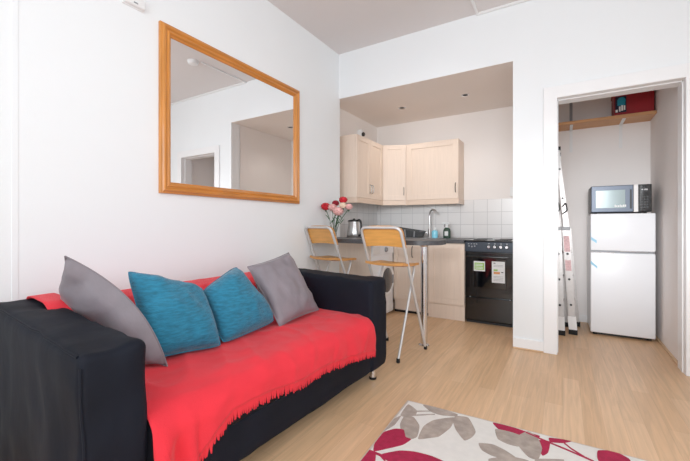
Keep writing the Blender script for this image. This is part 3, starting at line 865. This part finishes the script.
# ------------------------------------------------------------------ cooker
CX, CW = -.933, .50
t = thing('cooker', 'black freestanding electric cooker with stickers on the oven door', 'cooker', (CX, YF, 0))
obj('body', B(.002, CW, .03, YK-YF-.02, .02, .90, .004), M['black_gloss'], t)
obj('hob', B(0, CW, -.005, YK-YF-.02, .898, .913, .004), M['black_gloss'], t)
for (x, y, r) in ((.13, .17, .075), (.37, .17, .09), (.13, .45, .09), (.37, .45, .075)):
    obj('hotplate', LA([(0, .912), (r, .912), (r, .916), (r-.004, .918), (0, .918)], 30, TR(x, y, 0)), M['black'], t, True)
pn = obj('control_panel', B(0, CW, -.006, .032, .786, .897, .006), M['gunmetal'], t)
for i, x in enumerate((.252, .312, .372, .430)):
    kb = obj('knob', LA([(.019, 0), (.019, .012), (.014, .024), (.0, .024)], 20, TR(x, -.005, .845) @ RX(PI/2)), M['chrome'], t, True)
    obj('knob_ring', LA([(.0, 0), (.024, 0), (.024, .003), (.02, .004)], 20, TR(x, -.005, .845) @ RX(PI/2)), M['black'], kb, True)
for i, x in enumerate((.045, .075, .105)):
    obj('indicator', LA([(.008, 0), (.008, .003), (0, .003)], 12, TR(x, -.006, .848-.006*(i % 2)) @ RX(PI/2)), M['grey_pl'], t, True)
for x in (.04, .07, .10, .125): obj('panel_mark', B(x-.007, x+.007, -.0072, -.005, .870, .874), M['white_p'], t)
for x in (.252, .312, .372, .430): obj('panel_mark', B(x-.008, x+.008, -.0072, -.005, .876, .880), M['white_p'], t)
dr = obj('oven_door', B(.004, CW-.004, -.004, .032, .296, .778, .006), M['black_gloss'], t)
obj('window', B(.055, CW-.075, -.0065, -.002, .395, .715, .004), M['oven_glass'], dr)
bm = bmesh.new(); box(bm, .03, CW-.05, -.04, -.022, .728, .744, .006, 3); box(bm, .05, .066, -.026, -.002, .730, .742); box(bm, CW-.086, CW-.07, -.026, -.002, .730, .742)
obj('handle', bm, M['black_gloss'], dr, True)
bm = bmesh.new(); box(bm, .096, .212, -.0085, -.0055, .578, .684, mi=0); box(bm, .104, .204, -.0092, -.008, .592, .668, mi=1)
for z in (.652, .638, .62, .606): box(bm, .112, .190, -.0096, -.009, z-.003, z+.003, mi=0)
obj('sticker', bm, [M['white_p'], M['green_p']], dr)['label'] = 'small green and white sticker'
bm = bmesh.new(); box(bm, .282, .411, -.0085, -.0055, .463, .690, mi=0)
box(bm, .298, .318, -.0092, -.008, .668, .676, mi=3); box(bm, .300, .34, -.0092, -.008, .588, .606, mi=1); box(bm, .300, .362, -.0092, -.008, .556, .580, mi=2); box(bm, .374, .396, -.0092, -.008, .572, .581, mi=3)
for z in (.65, .636, .530, .516, .50, .486): box(bm, .298, .394, -.0090, -.008, z-.0018, z+.0018, mi=4)
obj('energy_label', bm, [M['white_p'], M['green_p'], M['orange_p'], M['black_p'], M['grey_pl']], dr)['label'] = 'white energy rating label with green and orange bars'
obj('storage_drawer', B(.004, CW-.004, -.002, .032, .036, .286, .006), M['black_gloss'], t)
for x in (.05, CW-.045): obj('catch', B(x, x+.012, -.006, 0, .286, .294), M['grey_pl'], t)
obj('plinth', B(.01, CW-.01, .03, .05, 0, .036), M['black'], t)

# ------------------------------------------------------------------ cupboard: fridge, microwave, ladder, shelf
FR = math.radians(.8)
FX, FY = .232, 4.262
t = thing('fridge_freezer', 'small white two-door fridge freezer with strips of blue tape', 'fridge', (FX, FY, 0), FR)
FW, FD, FH = .494, .50, 1.19
obj('body', B(.002, FW-.002, .045, FD, .025, FH-.004, .006), M['white_gloss'], t)
lo_ = obj('fridge_door', B(0, FW, 0, .043, .03, .812, .010, 3), M['white_gloss'], t, True)
up_ = obj('freezer_door', B(0, FW, 0, .043, .832, FH, .010, 3), M['white_gloss'], t, True)
obj('door_seal', B(.006, FW-.006, .02, .047, .808, .836), M['grey_pl'], t)
bm = bmesh.new(); box(bm, .005, .19, -.003, .01, .810, .818, .002); obj('grip', bm, M['chrome'], lo_)
bm = bmesh.new(); box(bm, .23, .44, -.003, .01, .826, .834, .002); obj('grip', bm, M['chrome'], up_)
def tape(parent, pts):
    bm = bmesh.new()
    for (x0, z0, x1, z1, w) in pts:
        v = [bm.verts.new(p) for p in ((x0, -.0015, z0+w), (x0, -.0015, z0-w), (x1, -.0015, z1-w), (x1, -.0015, z1+w))]
        bm.faces.new(v); v2 = [bm.verts.new((q.co.x, .0004, q.co.z)) for q in v]; bm.faces.new(v2[::-1])
        for i in range(4): bm.faces.new((v[i], v2[i], v2[(i+1) % 4], v[(i+1) % 4]))
    obj('tape_strip', bm, M['blue_tape'], parent)
tape(up_, [(.001, 1.0, .006, .945, .014), (.004, .95, .05, .915, .014)])
tape(lo_, [(.001, .715, .016, .70, .016), (.012, .705, .055, .665, .012)])
for x in (.04, FW-.04):
    for y in (.06, FD-.04): obj('foot', LA([(.018, 0), (.018, .028)], 12, TR(x, y, 0)), M['rubber'], t, True)
obj('kick_plate', B(.02, FW-.02, .05, .06, .004, .03), M['black'], t)

mwx, mwy = .232, 4.30
t = thing('microwave', 'black and silver microwave oven on top of the fridge', 'microwave', (FX+.006, FY+.012, FH), FR)
MW, MD, MH = .462, .36, .272
obj('body', B(.0, MW, .02, MD, .012, MH, .006), M['dark_grey'], t)
dr = obj('door', B(0, .328, 0, .024, .014, MH-.002, .006), M['micro_door'], t)
obj('window', B(.035, .268, -.002, .004, .052, MH-.045, .003), M['micro_glass'], dr)
obj('door_pull', B(.302, .316, -.003, .004, .045, MH-.045, .002), M['black'], dr)
bm = bmesh.new()
x = .165
for wdt in (.010, .008, .012, .007, .010, .012, .008): box(bm, x+.02, x+.02+wdt, -.0032, -.0015, .062, .078+.006*(int(x*1000) % 2)); x += wdt+.0035
obj('window_sticker', bm, M['white_p'], dr)
obj('silver_strip', B(.330, .364, -.001, .024, .014, MH-.002, .003), M['white_pl'], t)['label'] = 'bright silver vertical strip'
cp = obj('control_panel', B(.366, MW, 0, .024, .014, MH-.002, .006), M['black_gloss'], t)
obj('display', B(.385, .437, -.0015, .002, .205, .232, .002), M['porthole'], cp)
bm = bmesh.new()
for i in range(7):
    if i not in (2,): box(bm, .388+i*.0065, .392+i*.0065, -.0025, -.001, .216, .226)
obj('display_digits', bm, M['white_p'], cp)
for r in range(5):
    for c in range(3): obj('button', B(.383+c*.02, .397+c*.02, -.002, .002, .05+r*.024, .064+r*.024, .002), M['dark_grey'], cp)
for x in (.04, MW-.04):
    for y in (.05, MD-.04): obj('foot', LA([(.012, 0), (.012, .013)], 12, TR(x, y, 0)), M['rubber'], t, True)

# folded aluminium ladder leaning in the corner
t = thing('folding_ladder', 'folded aluminium ladder leaning in the corner left of the fridge', 'ladder', (.03, 4.3, 0))
def rail(xb, yb, xt, yt, zt, w, d, z0=0.0, zb=None):
    """box section rail from (xb,yb,z0) up to (xt,yt,zt)"""
    bm = bmesh.new(); a = []; b = []
    for (dx, dy) in ((-w/2, -d/2), (w/2, -d/2), (w/2, d/2), (-w/2, d/2)):
        a.append(bm.verts.new((xb+dx, yb+dy, z0))); b.append(bm.verts.new((xt+dx, yt+dy, zt)))
    bm.faces.new(a[::-1]); bm.faces.new(b)
    for i in range(4): bm.faces.new((a[i], a[(i+1) % 4], b[(i+1) % 4], b[i]))
    return bm
ox, oy = .03, 4.3
# (bottom x,y) (knee x,y,z) (top x,y,z)
def lerp3(a, b, t): return tuple(a[i]+(b[i]-a[i])*t for i in range(3))
sets = [((-.018, 4.10, 0), (-.045, 4.14, 1.045), (-.085, 4.17, 1.87)), ((.085, 4.18, 0), (.024, 4.18, 1.045), (-.045, 4.20, 1.84))]
for si, (b0, k0, t0) in enumerate(sets):
    rb = obj('rail', rail(b0[0]-ox, b0[1]-oy, k0[0]-ox, k0[1]-oy, k0[2], .062, .026, .03), M['alu'], t)
    off = .36
    rb2 = obj('rail', rail(b0[0]+.035-ox, b0[1]+off-oy, k0[0]+.02-ox, k0[1]+off-oy, k0[2], .062, .026, .03), M['alu'], t)
    up = obj('upper_rail', rail(k0[0]-ox, k0[1]-oy, t0[0]-ox, t0[1]-oy, t0[2], .036, .024, k0[2]), M['alu'], t)
    up2 = obj('upper_rail', rail(k0[0]+.02-ox, k0[1]+off-oy, t0[0]-ox, t0[1]+off-oy, t0[2], .036, .024, k0[2]), M['alu'], t)
    for (p, yo, xo) in ((b0, 0, 0), (b0, off, .035)):
        obj('rubber_foot', B(p[0]+xo-ox-.038, p[0]+xo-ox+.038, p[1]+yo-oy-.018, p[1]+yo-oy+.018, 0, .05, .004), M['rubber'], t)
    for (p, yo) in ((t0, 0), (t0, off)):
        obj('end_cap', B(p[0]-ox-.026, p[0]-ox+.026, p[1]+yo-oy-.016, p[1]+yo-oy+.016, p[2]-.006, p[2]+.03, .003), M['rubber'], t)
    for f in (.28, .52, .76):
        c = lerp3(b0, k0, f); r_ = obj('rung', T([(c[0]-ox, c[1]-oy-.0135, c[2]), (c[0]+.03-ox, c[1]+off-oy, c[2])], .014, 10), M['alu'], t, True)
        obj('rung_plug', LA([(.0, 0), (.011, 0), (.011, .003), (0, .003)], 12, TR(c[0]-ox, c[1]-oy-.0155, c[2]) @ RX(PI/2)), M['black'], r_, True)
    for f in (.38, .75):
        c = lerp3(k0, t0, f); r_ = obj('rung', T([(c[0]-ox, c[1]-oy-.0125, c[2]), (c[0]+.01-ox, c[1]+off-oy, c[2])], .012, 10), M['alu'], t, True)
        obj('rung_plug', LA([(.0, 0), (.010, 0), (.010, .003), (0, .003)], 12, TR(c[0]-ox, c[1]-oy-.0145, c[2]) @ RX(PI/2)), M['black'], r_, True)
    # white lower shoe and hinge band
    obj('shoe', rail(b0[0]-ox, b0[1]-oy-.002, lerp3(b0, k0, .17)[0]-ox, lerp3(b0, k0, .17)[1]-oy-.002, .18, .071, .028, .048), M['white_pl'], t)
    hb = obj('hinge', B(k0[0]-ox-.036, k0[0]-ox+.036, k0[1]-oy-.02, k0[1]-oy+.018, k0[2]-.018, k0[2]+.018, .005), M['grey_pl'], t)
    c = lerp3(k0, t0, .26)
    bm = bmesh.new(); tube(bm, fillet([(c[0]-ox-.01, c[1]-oy-.02, c[2]-.06), (c[0]-ox+.03, c[1]-oy-.025, c[2]-.03), (c[0]-ox+.018, c[1]-oy-.025, c[2]+.05), (c[0]-ox-.012, c[1]-oy-.02, c[2]+.01)], .012, 4), .0065, 8)
    obj('hinge_lever', bm, M['black'], t, True)
    if si == 1:
        for (f0, f1) in ((.60, .70), (.78, .93)):
            c0, c1 = lerp3(b0, k0, f0), lerp3(b0, k0, f1)
            obj('warning_sticker', rail(c0[0]-ox, c0[1]-oy-.0005, c1[0]-ox, c1[1]-oy-.0005, c1[2], .05, .027, c0[2]), M['red_stick'], t)['label'] = 'faded pink and red sticker'

# shelf with two brackets
SZ = 2.152
t = thing('storage_shelf', 'pine shelf high in the cupboard on two white brackets', 'shelf', (.32, YK, SZ))
obj('board', B(-.45, .449, -.30, 0, 0, .03, .002, 1), M['shelf'], t)
for x in (.078-.32, .525-.32):
    bm = bmesh.new(); box(bm, x-.014, x+.014, -.006, .0, -.25, .0, .001, 1); box(bm, x-.014, x+.014, -.26, 0, -.008, -.0, .001, 1)
    box(bm, x-.004, x+.004, -.12, -.004, -.016, -.006); 
    obj('bracket', bm, M['white_pl'], t)
obj('upright_rail', B(.078-.32-.014, .078-.32+.014, -.008, 0, .032, .35, .001, 1), M['grey_pl'], t)

# red box on the shelf
t = thing('storage_box', 'deep red box with a teal printed label on the cupboard shelf', 'box', (.60, 4.64, SZ+.03))
obj('body', B(-.155, .155, -.13, .12, 0, .235, .004), M['red_box'], t)
obj('lid', B(-.16, .16, -.135, .125, .225, .265, .004), M['red_box'], t)
bm = bmesh.new()
box(bm, -.148, -.058, -.1325, -.129, .03, .19, mi=1)
vs = []
for k in range(14): vs.append((-.098+.034*math.cos(2*PI*k/14), .145+.036*math.sin(2*PI*k/14)))
a = [bm.verts.new((x, -.134, z)) for x, z in vs]; bm.faces.new(a).material_index = 0
box(bm, -.13, -.068, -.1338, -.132, .10, .145, mi=0); box(bm, -.118, -.105, -.134, -.132, .04, .09, mi=2); box(bm, -.1, -.085, -.134, -.132, .045, .1, mi=2); box(bm, -.08, -.068, -.134, -.132, .05, .095, mi=2)
box(bm, -.146, -.128, -.134, -.132, .035, .06, mi=2)
obj('printed_label', bm, [M['teal_p'], M['navy_p'], M['white_p']], t)

# ------------------------------------------------------------------ rug
def rug():
    bm = bmesh.new()
    A = Vector((-.812, 2.065)); ex = Vector((1.0, .035)).normalized(); ey = Vector((.035, -1.0)).normalized()
    W, L_ = 1.70, 1.15; zt = .011
    def P2(a, b, z): p = A+ex*a+ey*b; return (p.x, p.y, z)
    q = [P2(0, 0, 0), P2(W, 0, 0), P2(W, L_, 0), P2(0, L_, 0)]; b = [bm.verts.new(p) for p in q]
    e = [bm.verts.new((p[0], p[1], zt-.003)) for p in q]
    i_ = [bm.verts.new(P2(x, y, zt)) for x, y in ((.012, .012), (W-.012, .012), (W-.012, L_-.012), (.012, L_-.012))]
    bm.faces.new(b[::-1])
    for k in range(4):
        bm.faces.new((b[k], b[(k+1) % 4], e[(k+1) % 4], e[k])).material_index = 3
        bm.faces.new((e[k], e[(k+1) % 4], i_[(k+1) % 4], i_[k])).material_index = 3
    bm.faces.new(i_).material_index = 0
    inv = Matrix(((ex.x, ey.x), (ex.y, ey.y))).inverted()
    lay = [0]
    def clipped(pts):
        out = []
        for p in pts:
            d = inv @ (Vector(p)-A); d = Vector((min(max(d.x, .008), W-.008), min(max(d.y, .008), L_-.008))); r = A+ex*d.x+ey*d.y; out.append((r.x, r.y))
        return out
    def smooth(pts, it=2):
        if not it: return pts
        P = [Vector(p) for p in pts]; o = []; n = len(P)
        for k in range(n):
            p0, p1, p2, p3 = P[k-1], P[k], P[(k+1) % n], P[(k+2) % n]
            for q in range(5):
                t = q/5; m1, m2 = (p2-p0)*.26, (p3-p1)*.26
                o.append(tuple((2*t**3-3*t*t+1)*p1+(t**3-2*t*t+t)*m1+(3*t*t-2*t**3)*p2+(t**3-t*t)*m2))
        return o
    def patch(pts, mi, sm=2):
        pts = clipped(smooth(pts, sm)); lay[0] += 1; z = zt+.0012+.00004*lay[0]
        top = [bm.verts.new((x, y, z)) for x, y in pts]; bot = [bm.verts.new((x, y, zt-.001)) for x, y in pts]
        f = bm.faces.new(top); f.material_index = mi
        for k in range(len(pts)):
            try: bm.faces.new((bot[k], bot[(k+1) % len(pts)], top[(k+1) % len(pts)], top[k])).material_index = mi
            except ValueError: pass
    def c1(pts): return [floor_pt(350+x/4.0588, 390+y/4.0588, .012) for x, y in pts]
    def c2(pts): return [floor_pt(480+x/3.2857, 400+y/3.2857, .012) for x, y in pts]
    Tn, R = 1, 2
    patch(c1([(132, 168), (160, 128), (208, 103), (180, 142)]), Tn)
    patch(c1([(236, 58), (272, 84), (262, 104), (220, 108), (205, 100)]), Tn)
    patch(c1([(222, 104), (258, 110), (282, 145), (272, 190), (238, 200), (210, 172), (203, 138)]), Tn)
    patch(c1([(276, 198), (298, 148), (340, 122), (424, 111), (408, 152), (362, 188), (320, 195)]), Tn)
    patch(c1([(428, 106), (480, 112), (510, 168), (494, 192), (464, 204), (430, 162), (418, 128)]), Tn)
    patch(c1([(296, 60), (350, 68), (435, 98), (428, 107), (370, 102), (328, 88)]), Tn)
    patch(c1([(262, 100), (345, 97), (345, 100), (262, 105)]), Tn, 0); patch(c1([(266, 84), (350, 84), (350, 87), (266, 88)]), Tn, 0)
    patch(c1([(96, 248), (102, 208), (135, 172), (182, 157), (218, 161), (226, 190), (248, 200), (215, 222), (150, 238)]), R)
    patch(c1([(126, 262), (200, 246), (262, 250), (332, 268), (400, 300), (380, 330), (250, 330), (170, 300)]), R)
    patch(c1([(-10, 300), (18, 262), (60, 246), (104, 256), (98, 300), (40, 340), (-20, 340)]), R)
    patch(c1([(56, 236), (90, 246), (130, 262), (145, 285), (138, 287), (120, 268), (85, 254), (56, 242)]), R, 1)
    patch(c2([(42, 74), (110, 90), (152, 104), (196, 118), (185, 126), (130, 118), (72, 105)]), R)
    patch(c2([(194, 132), (230, 137), (224, 172), (205, 182), (188, 150)]), R)
    patch(c2([(50, 96), (92, 103), (134, 118), (128, 152), (90, 144), (58, 127)]), Tn)
    patch(c2([(122, 120), (157, 103), (188, 122), (204, 160), (190, 196), (158, 186), (128, 152)]), Tn)
    patch(c2([(-4, 142), (42, 146), (84, 166), (132, 200), (92, 199), (38, 182), (6, 164)]), Tn)
    patch(c2([(28, 194), (100, 186), (160, 200), (120, 225), (50, 225)]), Tn)
    patch(c2([(186, 194), (275, 196), (260, 215), (180, 215)]), Tn)
    patch(c2([(228, 124), (300, 134), (274, 141), (232, 138)]), R)
    for pl in ([(150, 106), (200, 128), (290, 165), (375, 202)], [(275, 140), (300, 160), (345, 188), (375, 202)]):
        pts = [Vector(p) for p in pl]; up = [(p.x, p.y-2.2) for p in pts]; dn = [(p.x, p.y+2.2) for p in pts[::-1]]
        patch(c2(up+dn), R, 0)
    patch(c2([(388, 166), (440, 168), (488, 192), (500, 215), (470, 240), (410, 225), (386, 192)]), R)
    # the same sprays carry on over the rest of the rug
    rnd = random.Random(11)
    for (sa, sb, an, mi) in ((1.0, .42, .5, R), (1.38, .28, 2.4, Tn), (.75, .72, 3.5, Tn), (1.25, .80, 5.2, R), (.34, .92, 1.0, R), (.15, .75, 4.2, Tn), (1.5, .6, 1.6, R)):
        base = A+ex*sa+ey*sb
        for k in range(5):
            a = an+(k-2)*.62; d = Vector((math.cos(a), math.sin(a))); s = Vector((-d.y, d.x)); ln = .17+.04*rnd.random(); w = .05
            p0 = base+d*.03
            patch([tuple(p0), tuple(p0+d*ln*.35+s*w), tuple(p0+d*ln*.75+s*w*.8), tuple(p0+d*ln), tuple(p0+d*ln*.75-s*w*.8), tuple(p0+d*ln*.35-s*w)], mi)
        d = Vector((math.cos(an+PI), math.sin(an+PI))); s = Vector((-d.y, d.x))*.005
        patch([tuple(base+s), tuple(base-s), tuple(base+d*.25-s), tuple(base+d*.25+s)], mi, 0)
    return bm
tag(obj('rug', rug(), [M['rug_c'], M['rug_t'], M['rug_r'], M['rug_e']]), 'cream rug with crimson and taupe leaf pattern on the oak floor', 'rug')

# ------------------------------------------------------------------ light
w = bpy.data.worlds.new('sky'); bpy.context.scene.world = w; w.use_nodes = True
bg = w.node_tree.nodes['Background']; bg.inputs['Color'].default_value = (.86, .93, 1, 1); bg.inputs['Strength'].default_value = 1.0
def area(name, loc, rot, sx, sy, power, col=(1, 1, 1), spread=PI):
    l = bpy.data.lights.new(name, 'AREA'); l.shape = 'RECTANGLE'; l.size = sx; l.size_y = sy; l.energy = power; l.color = col; l.spread = spread
    o = bpy.data.objects.new(name, l); C.objects.link(o); o.location = loc; o.rotation_euler = rot; return o
area('window_daylight', ((WX0+WX1)/2, YR-.02, (WZ0+WZ1)/2), (-PI/2, 0, PI), 2.5, 1.75, 39, (.87, .95, 1), math.radians(120))
area('side_fill', (XR-.02, .35, 1.7), (0, PI/2, 0), 1.8, 2.4, 31, (.86, .945, 1), math.radians(150))  # added soft fill for the left wall and sofa, no window built here
area('ceiling_bounce', (.3, .4, 2.95), (0, 0, 0), 2.4, 2.6, 9, (1, .98, .97))
for x, y in ((-1.70, 4.14), (-.93, 4.10)):
    l = bpy.data.lights.new('downlight', 'SPOT'); l.energy = 12; l.spot_size = math.radians(130); l.spot_blend = .8; l.shadow_soft_size = .04; l.color = (1, .95, .9)
    o = bpy.data.objects.new('downlight', l); C.objects.link(o); o.location = (x, y, 2.522)
def fill(loc, tgt, power, ang):
    l = bpy.data.lights.new('fill_spot', 'SPOT'); l.energy = power; l.spot_size = math.radians(ang); l.spot_blend = 1; l.shadow_soft_size = .35; l.color = (.97, .98, 1)  # unseen spot added to brighten the cupboard and kitchen
    o = bpy.data.objects.new('fill_spot', l); C.objects.link(o); o.location = loc
    o.rotation_euler = (Vector(tgt)-Vector(loc)).to_track_quat('-Z', 'Y').to_euler()
fill((.25, -.6, 1.75), (.36, 4.5, 1.0), 420, 24)
fill((-.6, -.6, 1.75), (-1.3, 4.6, 1.5), 260, 30)
sc = bpy.context.scene
sc.view_settings.view_transform = 'Standard'; sc.view_settings.look = 'None'
sc.view_settings.exposure = 0; sc.view_settings.gamma = 1.1
sc.cycles.max_bounces = 10; sc.cycles.diffuse_bounces = 6; sc.cycles.use_denoising = True
sc.cycles.sample_clamp_indirect = 8
